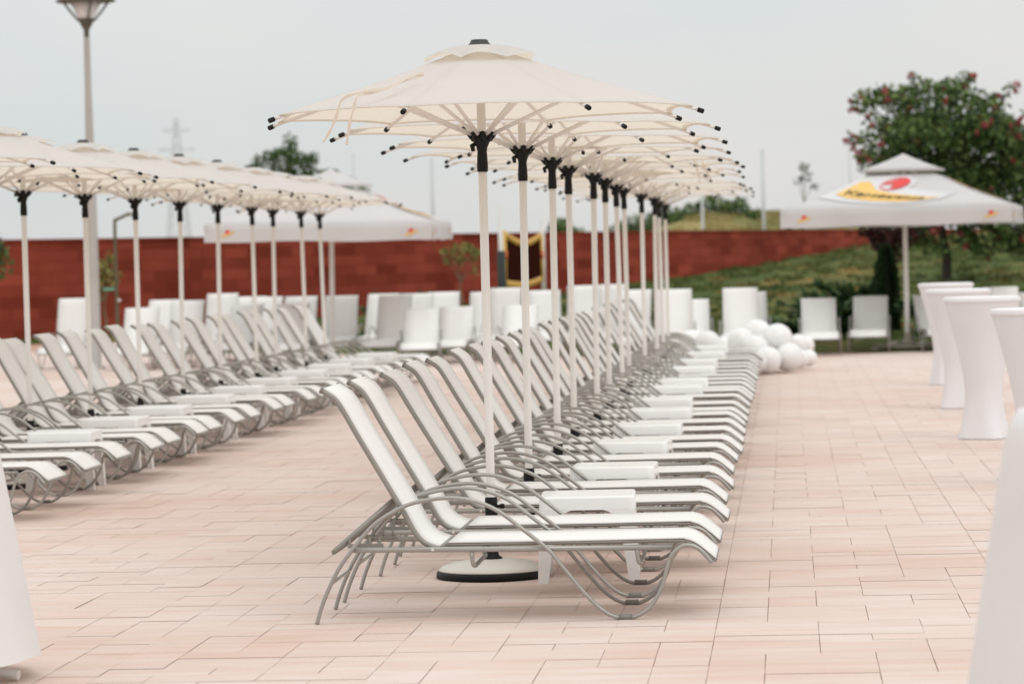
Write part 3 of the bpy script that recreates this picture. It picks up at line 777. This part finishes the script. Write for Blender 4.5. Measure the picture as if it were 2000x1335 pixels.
def make_draped():
    root = empty('draped_table')
    bm = B(); seg, nj = 96, 26; rows = []
    for j in range(nj+1):
        t = j/nj; z = 1.13-(1.13-.082)*t; row = []
        for i in range(seg):
            a = 2*math.pi*i/seg; fold = (.012*math.sin(5*a+.6)+.006*math.sin(9*a+2))*t**1.3
            r = .285+.018*min(1, t*20)+.186*t+fold; row.append(bm.verts.new((r*math.cos(a), r*math.sin(a), z+.008*math.sin(5*a)*(t > .99))))
        rows.append(row)
    cen = bm.verts.new((0, 0, 1.134))
    for i in range(seg): bm.faces.new((cen, rows[0][i], rows[0][(i+1) % seg]))
    for p, q in zip(rows, rows[1:]):
        for i in range(seg): f = bm.faces.new((p[i], p[(i+1) % seg], q[(i+1) % seg], q[i])); f.smooth = True
    link('tablecloth', bm, M['drape'], root)
    bm = B(); lathe(bm, [(0, 1.10), (.27, 1.10), (.27, 1.125), (0, 1.125)], 32); link('tabletop', bm, M['plastic'], root)
    bm = B(); lathe(bm, [(.03, .03), (.03, 1.099)], 14); link('column', bm, M['chrome'], root)
    for k in range(4):
        a = R(90*k+20); bm = B(); tube(bm, [(.03*math.cos(a), .03*math.sin(a), .16), (.22*math.cos(a), .22*math.sin(a), .05), (.43*math.cos(a), .43*math.sin(a), .022)], .02, 8); link('foot', bm, M['polewhite'], root)
    return root
dt = make_draped(); register(None)
dt.location = (-3.26, 12.0, 0); dt.rotation_euler = (0, 0, R(-28)); tag(dt, 'white draped table at the left edge, cloth flaring out above the paving', 'draped table', 'high tables with hanging white cloths')
d2 = copy_tree(dt); d2.location = (.79, 7.5, 0); d2.rotation_euler = (0, 0, R(55)); tag(d2, 'blurred draped table nearest the camera, cut by the right edge', 'draped table', 'high tables with hanging white cloths')

# ------------------------------------------------------------------ balloons
def make_balloon():
    bm = B(); lathe(bm, [(0, 1), (.30, .955), (.58, .82), (.80, .62), (.94, .36), (1, .06), (.97, -.25), (.86, -.56), (.66, -.84), (.40, -1.04), (.16, -1.13), (.05, -1.16), (.07, -1.22), (0, -1.22)], 28)
    return bm
bme = None
# x, y, z of centre, radius
BAL = [(-1.13, 42.3, .36, .17), (-.95, 42.5, .17, .16), (-.96, 41.6, .36, .15), (-.90, 40.9, .38, .16), (-.72, 41.4, .30, .15), (-.84, 41.9, .16, .155), (-.62, 41.9, .17, .16), (-.50, 41.0, .40, .165), (-.30, 41.3, .47, .19), (-.45, 41.8, .17, .165), (-.33, 40.8, .31, .17), (-.05, 41.1, .42, .185), (-.15, 41.8, .20, .17), (.09, 40.9, .20, .17), (-.17, 40.6, .175, .165), (-.34, 40.5, .155, .15), (.05, 41.4, .17, .16), (.20, 42.2, .33, .115), (.30, 42.3, .31, .105), (.33, 42.1, .14, .11), (.22, 41.9, .14, .12), (-.18, 41.2, .34, .18)]
base_b = None
wherel = ['leftmost white balloon, just past the last lounger of the right row', 'white balloon on the ground behind the leftmost ones, near the last lounger', 'small white balloon, highest at the left end of the balloon pile', 'white balloon at the left end of the pile, right of the topmost left one', 'white balloon left of centre in the upper row of the pile', 'white balloon on the ground at the far left of the pile', 'white balloon on the ground left of the middle of the pile', 'white balloon leaning left of the highest balloon', 'highest white balloon at the top centre of the pile', 'white balloon on the ground behind the middle of the pile', 'white balloon just below the highest one, facing the camera', 'large white balloon right of the highest one, near the low lounger', 'white balloon on the ground behind the big right one', 'white balloon at the lower right of the big cluster', 'front white balloon on the paving at the middle of the pile', 'front white balloon closest to the row of lounger feet', 'white balloon on the ground under the large right one', 'small upper balloon of the little cluster at the right end', 'rightmost small balloon, upper one of the little cluster', 'rightmost small balloon lying on the ground', 'small balloon on the ground joining the little cluster to the pile', 'white balloon in the heart of the pile']
for i, (x, y, z, r) in enumerate(BAL):
    if base_b is None: o = base_b = link('balloon', make_balloon(), M['balloon'])
    else: o = base_b.copy(); col.objects.link(o)
    o.location = (x-.09, y, max(z, r*1.02)); o.scale = (r, r, r*.98); o.rotation_euler = (R(rnd.uniform(-70, 70)) if z > r*1.5 else R(90), R(rnd.uniform(-40, 40)) if z > r*1.5 else 0, R(rnd.uniform(0, 360)))
    tag(o, wherel[i], 'balloon', 'white balloons piled at the end of the right row')

# ------------------------------------------------------------------ street lamp, shower, net, posts, pylon
lp = empty('street_lamp', (-10.30, 48.9, 0)); tag(lp, 'tall beige lamp post with an inverted bronze lantern, behind the left row', 'street lamp')
bm = B(); lathe(bm, [(.14, 0), (.14, .03), (.085, .05), (.083, 1.4), (.075, 2.6), (.050, 4.2), (.046, 4.93)], 20); link('pole', bm, M['lamppole'], lp)
bm = B(); lathe(bm, [(.040, 4.93), (.042, 5.04), (.060, 5.07), (.125, 5.19), (.130, 5.20), (0, 5.20)], 24); ln = link('lantern', bm, M['lampmetal'], lp)
bm = B(); lathe(bm, [(.105, 5.201), (.125, 5.24), (.235, 5.445), (0, 5.446)], 24); link('diffuser', bm, M['opal'], ln)
bm = B(); lathe(bm, [(0, 5.452), (.44, 5.452), (.445, 5.470), (.40, 5.50), (.20, 5.56), (0, 5.58)], 32); link('roof', bm, M['lampmetal'], ln)
for k in range(4):
    a = R(90*k+25); bm = B(); tube(bm, [(.115*math.cos(a), .115*math.sin(a), 5.17), (.25*math.cos(a), .25*math.sin(a), 5.33), (.345*math.cos(a), .345*math.sin(a), 5.455)], .017, 8); link('arm', bm, M['lampmetal'], ln)
sh = empty('outdoor_shower', (-11.2, 55, 0)); tag(sh, 'thin bent brown shower pipe right of the lamp post', 'shower')
bm = B(); tube(bm, smooth_path([(0, 0, 0), (0, 0, 1.2), (0, 0, 2.2), (.02, 0, 2.29), (.12, 0, 2.34), (.26, 0, 2.40)], 4), .028, 10); link('pipe', bm, M['bronze'], sh)
bm = B(); lathe(bm, [(0, .02), (.03, .02), (.07, -.02), (.07, -.035), (0, -.035)], 14, (.27, 0, 2.39)); link('shower_head', bm, M['bronze'], sh)
bm = B(); box(bm, (-.13, 0, 1.145), (.19, .03, .05)); link('soap_shelf', bm, M['green'], sh)
bm = B(); lathe(bm, [(0, -.03), (.03, -.02), (.035, 0), (.03, .02), (0, .03)], 12, (.045, -.03, .95)); link('tap', bm, M['chrome'], sh)

nt_ = empty('volleyball_net', (-4.98, 58, 0)); tag(nt_, 'dark volleyball net with yellow border tapes hanging between its posts', 'net')
y0, y1 = .5, 9.3
def nz(t, top): 
    return (1.93-.17*math.sin(math.pi*t)) if top else (1.05-.07*math.sin(math.pi*t))
bm = B(); pv = None; n = 24
for i in range(n+1):
    t = i/n; cur = [bm.verts.new((.01+.15*math.sin(math.pi*t)*0, y0+(y1-y0)*t, nz(t, False))), bm.verts.new((.01, y0+(y1-y0)*t, nz(t, True)))]
    if pv: bm.faces.new((pv[0], cur[0], cur[1], pv[1]))
    pv = cur
link('netting', bm, M['netblack'], nt_)
for nm, top in (('top_tape', True), ('bottom_tape', False)):
    bm = B(); tube(bm, [(.01, y0+(y1-y0)*i/n, nz(i/n, top)) for i in range(n+1)], .062, 8, True, .35); link(nm, bm, M['tape'], nt_)
for y in (y0, y1):
    bm = B(); tube(bm, [(.01, y, 1.0), (.01, y, 1.95)], .045, 8); link('side_tape', bm, M['tape'], nt_)
    bm = B(); tube(bm, [(.015, y, 1.46), (.015, y, 1.62)], .056, 8); link('marker_band', bm, M['orange'], nt_)
for i, (y, h_, padz, lab) in enumerate(((0.0, 2.42, 1.62, 0), (10.0, 2.25, 1.0, 0))):
    z0 = lawn_z(-4.98, 58+y)-.1
    bm = B(); tube(bm, [(0, y, z0), (0, y, h_)], .045, 12); ps = link('post', bm, M['post'], nt_)
    if i == 0: bm = B(); tube(bm, [(0, y, z0), (0, y, padz)], .075, 12); link('padding', bm, M['padgreen'], ps)
for x, y, h_, r_, lab in ((-10.62, 100, 4.55, .055, 'thin grey mast beyond the red wall, between the two rows of parasols'), (-.75, 112, 4.9, .06, 'thin grey mast standing on the dry hill left of the logo parasol'), (2.16, 112, 4.85, .035, 'very thin grey mast beside the left edge of the flowering tree'), (-13.0, 100, 4.75, .03, 'very thin grey mast rising right of the tree behind the left row'), (-2.95, 118, 3.6, .05, 'short grey post on the dry hill beyond the right row')):
    bm = B(); tube(bm, [(0, 0, 0), (0, 0, h_*.5), (0, 0, h_)], [r_*1.2, r_, r_*.85], 10); box(bm, (0, 0, .02), (.3, .3, .06))
    o = link('mast', bm, M['galv']); o.location = (x, y, 0); tag(o, lab, 'mast')
py = empty('power_pylon', (-165.5, 900, 0)); tag(py, 'distant faint lattice power pylon above the left row of parasols', 'pylon')
bm = B(); Hh = 42; 
def hw_(z): return 3.2*(1-z/Hh)+.35
for sx in (-1, 1):
    for sy in (-1, 1): tube(bm, [(sx*3.5, sy*3.5, 0), (sx*hw_(26), sy*hw_(26), 26), (sx*.35, sy*.35, Hh)], .085, 5)
for k in range(14):
    z0 = k*3; z1 = z0+3; a, c = hw_(z0), hw_(z1)
    for s in (-1, 1):
        for q in ((( -a, s*a, z0), (c, s*c, z1)), ((a, s*a, z0), (-c, s*c, z1)), ((s*a, -a, z0), (s*c, c, z1)), ((s*a, a, z0), (s*c, -c, z1))): tube(bm, q, .04, 4)
link('tower', bm, M['galv'], py)
for z, L in ((38.5, 3.6), (33.2, 5.2), (29.0, 3.8)):
    bm = B(); tube(bm, [(-L, 0, z), (0, 0, z+.7), (L, 0, z)], .09, 5); tube(bm, [(-L, 0, z), (0, 0, z-.5), (L, 0, z)], .09, 5); link('cross_arm', bm, M['galv'], py)

# ------------------------------------------------------------------ trees and shrubs
def leaves(bm, clumps, n, size, rg, flat=.5, up=0.0):
    tot = sum(c[3]*c[4]*c[5] for c in clumps)
    for cx, cy, cz_, rx, ry, rz in clumps:
        k = int(n*rx*ry*rz/tot)
        for _ in range(k):
            v = Vector((rg.gauss(0, 1), rg.gauss(0, 1), rg.gauss(0, 1))).normalized()*(rg.random()**.45)
            p = Vector((cx+v.x*rx, cy+v.y*ry, cz_+v.z*rz)); s = size*rg.uniform(.6, 1.35)
            t = Vector((rg.uniform(-1, 1), rg.uniform(-1, 1), rg.uniform(-1, 1)+up)).normalized()
            q = t.cross(Vector((rg.uniform(-1, 1), rg.uniform(-1, 1), rg.uniform(-1, 1)))).normalized()
            a = bm.verts.new(p-t*s*.5); b_ = bm.verts.new(p+q*s*flat*.5); c = bm.verts.new(p+t*s*.5); d_ = bm.verts.new(p-q*s*flat*.5)
            bm.faces.new((a, b_, c, d_))
def branches(bm, base, ends, r0, rg, r1=.012):
    for e in ends:
        b0 = Vector(base); e = Vector(e); mid = b0.lerp(e, .5)+Vector((rg.uniform(-.1, .1), rg.uniform(-.1, .1), rg.uniform(0, .18)))*(e-b0).length*.5
        tube(bm, smooth_path([b0, mid, e], 4), [r0*(1-i/8)+r1*(i/8) for i in range(9)], 6)
def tree(name, label, cat, loc, trunk_h, trunk_r, clumps, n, size, lm, bark, seed, group=None, flat=.55):
    rg = random.Random(seed); root = empty(name, loc); tag(root, label, cat, group)
    bm = B(); z = trunk_h
    tube(bm, smooth_path([(0, 0, -.15), (.03*z, 0, z*.35), (-.02*z, .01, z*.7), (0, 0, z)], 3), [trunk_r*(1.25-.65*i/9) for i in range(10)], 9)
    branches(bm, (0, 0, z*.92), [(c[0], c[1], c[2]) for c in clumps], trunk_r*.5, rg)
    link('trunk', bm, bark, root)
    bm = B(); leaves(bm, clumps, n, size, rg, flat); link('crown', bm, lm, root, fix=False)
    return root, rg
# flowering tree at right: x -1.9..2.4 about the trunk, z 1.2..5.1 above sea level (base at z .62)
rg = random.Random(11); C = []
spec = [(-1.6, 4.05, .36), (-1.15, 4.2, .36), (-.65, 4.05, .5), (-.2, 4.3, .40), (.3, 4.25, .45), (.8, 4.0, .42), (1.35, 4.25, .17), (1.1, 3.75, .4), (-1.75, 3.35, .28), (-1.45, 2.85, .45), (-.9, 3.2, .6), (-.2, 3.3, .7), (.5, 3.3, .7), (1.2, 3.1, .6), (1.75, 3.1, .45), (2.2, 2.9, .5), (-1.35, 2.2, .45), (-.8, 2.4, .6), (0, 2.5, .7), (.8, 2.4, .7), (1.6, 2.4, .65), (2.2, 2.2, .6), (-.9, 1.55, .5), (-.3, 1.6, .5), (.4, 1.6, .5), (1.1, 1.55, .55), (1.8, 1.5, .5), (-.5, 1.15, .35), (.35, 1.1, .35), (1.3, 1.05, .4), (2.0, 1.0, .35)]
spec += [(-.9, 3.65, .38), (-.35, 3.75, .42), (.1, 3.8, .4), (.7, 3.55, .45), (1.25, 3.5, .38), (-1.35, 3.6, .3), (-1.7, 2.95, .25), (-1.15, 2.5, .4), (1.6, 2.8, .45), (2.05, 3.35, .3), (-.7, 1.95, .5), (.2, 2.0, .55), (1.0, 1.9, .5), (1.9, 1.85, .45), (-.2, .95, .3), (.75, .95, .35), (1.65, .85, .3), (-1.1, 1.7, .35), (.5, 4.5, .2), (-.5, 4.5, .2), (1.9, 3.75, .2)]
for x, z, r in spec:
    for dy in (-.7, .5): C.append((x+rg.uniform(-.12, .12), dy+rg.uniform(-.3, .3), z+rg.uniform(-.08, .08), r, r*1.1, r*.72))
rt, rg = tree('flowering_tree', 'dark green tree dotted with coral pink blossom, behind the logo parasol', 'tree', (3.36, 72, .55), 1.9, .10, C, 19500, .135, M['leafdark'], M['bark'], 11)
bm = B()
for _ in range(150):
    c = rg.choice(C); v = Vector((rg.gauss(0, 1), rg.gauss(0, 1)-.9, rg.gauss(0, 1))).normalized()
    p = Vector((c[0]+v.x*c[3], c[1]+v.y*c[4], c[2]+v.z*c[5])); k = rg.uniform(.045, .09)
    leaves(bm, [(p.x, p.y, p.z, k, k, k)], rg.randint(9, 16), .085, rg, .9)
link('blossom', bm, M['blossom'], rt, fix=False)
# tree behind the left row
tree('leafy_tree', 'green leafy tree showing over the left row of parasols, beyond the wall', 'tree', (-14.75, 100, 1.6), 2.0, .09,
     [(-.15, 0, 3.50, .24, .4, .36), (-.75, .2, 3.1, .36, .5, .30), (-.05, -.2, 3.0, .5, .6, .42), (.42, .1, 3.05, .28, .4, .28), (-1.25, 0, 2.7, .34, .5, .28), (-.5, .1, 2.55, .5, .6, .34), (.3, 0, 2.5, .5, .6, .36), (1.0, .2, 2.5, .36, .5, .26), (1.5, 0, 2.25, .38, .5, .24), (1.95, 0, 2.0, .30, .4, .2), (-1.15, 0, 3.0, .25, .4, .2), (-.45, 0, 3.25, .26, .4, .24), (-1.0, 0, 2.1, .5, .5, .3), (.2, 0, 2.0, .7, .6, .4)], 2500, .15, M['leafmid'], M['bark'], 21)
tree('leafy_tree', 'leafy shrubby tree at the extreme left edge before the red wall', 'tree', (-15.35, 62.5, 0), 1.3, .05,
     [(0, 0, 1.95, .42, .5, .35), (.3, .1, 1.6, .35, .4, .3), (.15, -.2, 2.15, .3, .3, .25), (.35, 0, 1.9, .22, .3, .25), (-.4, 0, 1.7, .45, .4, .4)], 900, .13, M['leafmid'], M['bark'], 22)
tree('sapling', 'sparse yellow-green sapling before the red wall, left of the net', 'tree', (-7.72, 78.5, .25), .75, .03,
     [(-.30, 0, 1.40, .20, .3, .16), (.05, 0, 1.5, .28, .3, .17), (.34, 0, 1.40, .2, .3, .18), (0, 0, 1.22, .22, .3, .14), (.36, 0, 1.0, .12, .2, .26), (-.3, 0, 1.2, .14, .2, .14)], 300, .12, M['leafolive'], M['barkpale'], 23)
tree('sapling', 'small sparse sapling right behind the lamp post and shower', 'tree', (-14.1, 68.0, .02), .85, .025,
     [(0, 0, 1.5, .25, .3, .2), (.15, 0, 1.3, .25, .3, .2), (-.15, 0, 1.2, .22, .3, .25), (.1, 0, 1.65, .15, .2, .2), (-.1, 0, .9, .15, .2, .25)], 260, .13, M['leafolive'], M['barkpale'], 24)
tree('wispy_tree', 'wispy pale little tree on the hill left of the logo parasol', 'tree', (.66, 121, 1.75), 1.6, .03,
     [(0, 0, 2.75, .22, .3, .22), (.15, 0, 2.45, .2, .2, .25), (-.15, 0, 2.3, .25, .2, .2), (.35, 0, 2.05, .25, .2, .15)], 120, .14, M['leafpale'], M['barkpale'], 25)
tree('purple_bush', 'purple-leaved dark bush under the canopy of the logo parasol', 'shrub', (1.75, 60, .3), .7, .05,
     [(0, 0, 1.35, .34, .4, .26), (-.25, .1, 1.5, .26, .3, .2), (.35, 0, 1.4, .3, .3, .25), (.1, 0, 1.1, .25, .3, .2)], 1000, .10, M['leafpurple'], M['bark'], 26)
# thuja: dense upright column
rg = random.Random(31); th = empty('thuja', (1.56, 53.2, .02)); tag(th, 'dark narrow thuja column beside the logo parasol pole', 'conifer')
bm = B(); tube(bm, [(0, 0, -.1), (0, 0, .6), (0, 0, 1.35)], [.045, .035, .01], 8); link('trunk', bm, M['bark'], th)
bm = B()
for _ in range(4200):
    z = rg.random()**.8*1.48; rr = (.195*(1-(z/1.5)**4)+.015)*(.75 if z < .1 else 1); a = rg.uniform(0, 2*math.pi); r_ = rr*rg.random()**.4*rg.uniform(.85, 1.1)
    p = Vector((r_*math.cos(a), r_*math.sin(a), z)); s = rg.uniform(.05, .11); t = Vector((math.cos(a)*.45, math.sin(a)*.45, 1+rg.uniform(-.3, .3))).normalized(); q = t.cross(Vector((math.cos(a+1), math.sin(a+1), .2))).normalized()
    bm.faces.new([bm.verts.new(v) for v in (p, p+t*s*.5+q*s*.22, p+t*s, p+t*s*.5-q*s*.22)])
link('crown', bm, M['leafthuja'], th, fix=False)
# spreading junipers
def juniper(loc, w_, h_, seed, label):
    rg = random.Random(seed); root = empty('juniper', (loc[0], loc[1], lawn_z(loc[0], loc[1]))); tag(root, label, 'shrub', 'spreading junipers at the foot of the bank')
    bs = B(); bl_ = B()
    for _ in range(46):
        a = rg.uniform(0, 2*math.pi); L = w_*rg.uniform(.5, 1); hh = h_*rg.uniform(.35, 1.05)
        pts = smooth_path([(0, 0, .02), (L*.4*math.cos(a), L*.4*math.sin(a), hh*.75), (L*math.cos(a), L*math.sin(a), hh)], 5)
        tube(bs, pts, [.014*(1-i/12) for i in range(len(pts))], 4)
        for p in pts[2:]:
            for _k in range(9):
                t = Vector((math.cos(a), math.sin(a), rg.uniform(.1, .9)))+Vector((rg.uniform(-.6, .6), rg.uniform(-.6, .6), rg.uniform(-.3, .3))); t.normalize(); s = rg.uniform(.08, .17); q = t.cross(Vector((rg.uniform(-1, 1), rg.uniform(-1, 1), 1))).normalized(); o_ = p+Vector((rg.uniform(-.05, .05), rg.uniform(-.05, .05), rg.uniform(-.04, .05)))
                bl_.faces.new([bl_.verts.new(v) for v in (o_, o_+t*s*.5+q*s*.2, o_+t*s, o_+t*s*.5-q*s*.2)])
    link('stems', bs, M['bark'], root); link('foliage', bl_, M['leafjuniper'], root, fix=False)
juniper((.72, 52.0), .85, .55, 41, 'spreading juniper behind the two low loungers right of the balloons')
juniper((.98, 53.8), .75, .78, 42, 'taller spreading juniper left of the dark thuja')
juniper((-.05, 51.0), .6, .30, 43, 'low juniper behind the balloon pile')
juniper((2.45, 52.5), .7, .5, 44, 'juniper right of the thuja, behind the parasol pole')
juniper((-7.75, 66.5), .8, .62, 45, 'low green shrub at the foot of the red wall, left of the net')
# bushes on the hill
def bush(loc, clumps, n, mat, seed, label):
    rg = random.Random(seed); root = empty('hill_bush', loc); tag(root, label, 'bush', 'bushes on the dry hill')
    bs = B(); branches(bs, (0, 0, -.3), [(c[0], c[1], c[2]) for c in clumps], .04, rg); link('stems', bs, M['bark'], root)
    bm = B(); leaves(bm, clumps, n, .17, rg, .6); link('foliage', bm, mat, root, fix=False)
bush((-2.55, 126, 2.3), [(-1.5, 0, .45, .6, .6, .35), (-.9, 0, .75, .5, .6, .38), (-.25, 0, 1.05, .55, .6, .36), (.35, 0, .85, .45, .6, .35), (.85, 0, .95, .4, .5, .3), (1.3, 0, .5, .5, .5, .35), (0, 0, .45, 1.3, .6, .4)], 2000, M['leafdark'], 51, 'broad dark bush on the hill beside the farthest right parasol')
bush((-8.1, 120, 1.6), [(0, 0, .9, .5, .6, .4), (.5, 0, .6, .5, .6, .35), (-.4, 0, .5, .5, .5, .35)], 900, M['leafdark'], 52, 'dark bush above the wall between the right row parasol poles')
bush((.55, 120, 2.15), [(0, 0, .6, .45, .5, .35), (.4, 0, .75, .4, .5, .35), (-.4, 0, .35, .4, .5, .3), (.75, 0, .4, .4, .5, .3)], 800, M['leafmid'], 53, 'rounded bush on the hill just left of the logo parasol')
bush((-5.4, 128, 1.9), [(0, 0, .7, .9, .6, .5), (1.0, 0, .9, .8, .6, .5), (-.9, 0, .5, .6, .5, .4), (1.9, 0, .6, .7, .5, .4)], 1700, M['leafdark'], 54, 'long low dark thicket on the hill behind the clustered parasol poles')
bush((5.2, 122, 2.0), [(0, 0, .9, 1.1, .8, .7), (1.2, 0, 1.3, .9, .8, .7), (.4, 0, 1.8, .8, .8, .5)], 1500, M['leafmid'], 55, 'light green bush glimpsed right of the flowering tree')
# orange-tinted ground cover on the bank
rg = random.Random(61); bm = B()
for _ in range(55):
    x = rg.uniform(-3.2, 6.5); y = rg.uniform(54, 106); 
    if y > wall_y(x)-2: continue
    z = lawn_z(x, y); k = rg.uniform(.12, .38); leaves(bm, [(x, y, z+.04, k, k*1.8, .045)], int(42*k/.25), .10, rg, .7, .3)
tag(link('orange_ground_cover', bm, M['orangeflower'], fix=False), 'orange-brown ground cover scattered over the grass bank', 'ground cover', kind='stuff')
bm = B()
for _ in range(900):
    x = rg.uniform(-9, 7.5); y = rg.uniform(50, 112)
    if y > wall_y(x)-1 or y < pav_edge(x)+.4: continue
    z = lawn_z(x, y); k = rg.uniform(.15, .4); leaves(bm, [(x, y, z+.05, k, k*1.6, .06)], int(40*k/.25), .11, rg, .5, .6)
tag(link('green_ground_cover', bm, M['leafbank'], fix=False), 'dark green tufts covering the grass bank', 'ground cover', kind='stuff')
# tufts of long dry grass on the hill
rg = random.Random(71); bm = B()
for _ in range(700):
    x = rg.uniform(-7, 4); y = wall_y(x)+rg.uniform(3, 30); z = hill_z(x, y)-.2
    for _k in range(14):
        p = Vector((x+rg.uniform(-.25, .25), y+rg.uniform(-.3, .3), z-.03)); h_ = rg.uniform(.12, .34); d_ = Vector((rg.uniform(-.10, .10), rg.uniform(-.10, .10), h_)); q = Vector((rg.uniform(.012, .025), 0, 0))
        bm.faces.new([bm.verts.new(v) for v in (p-q, p+q, p+d_)])
tag(link('dry_grass', bm, leafmat('dry_grass_blade', [(0, (.16, .17, .06)), (.5, (.34, .27, .11)), (1, (.50, .40, .20))]), fix=False), 'long dry grass on the hill beyond the red wall', 'grass', kind='stuff')
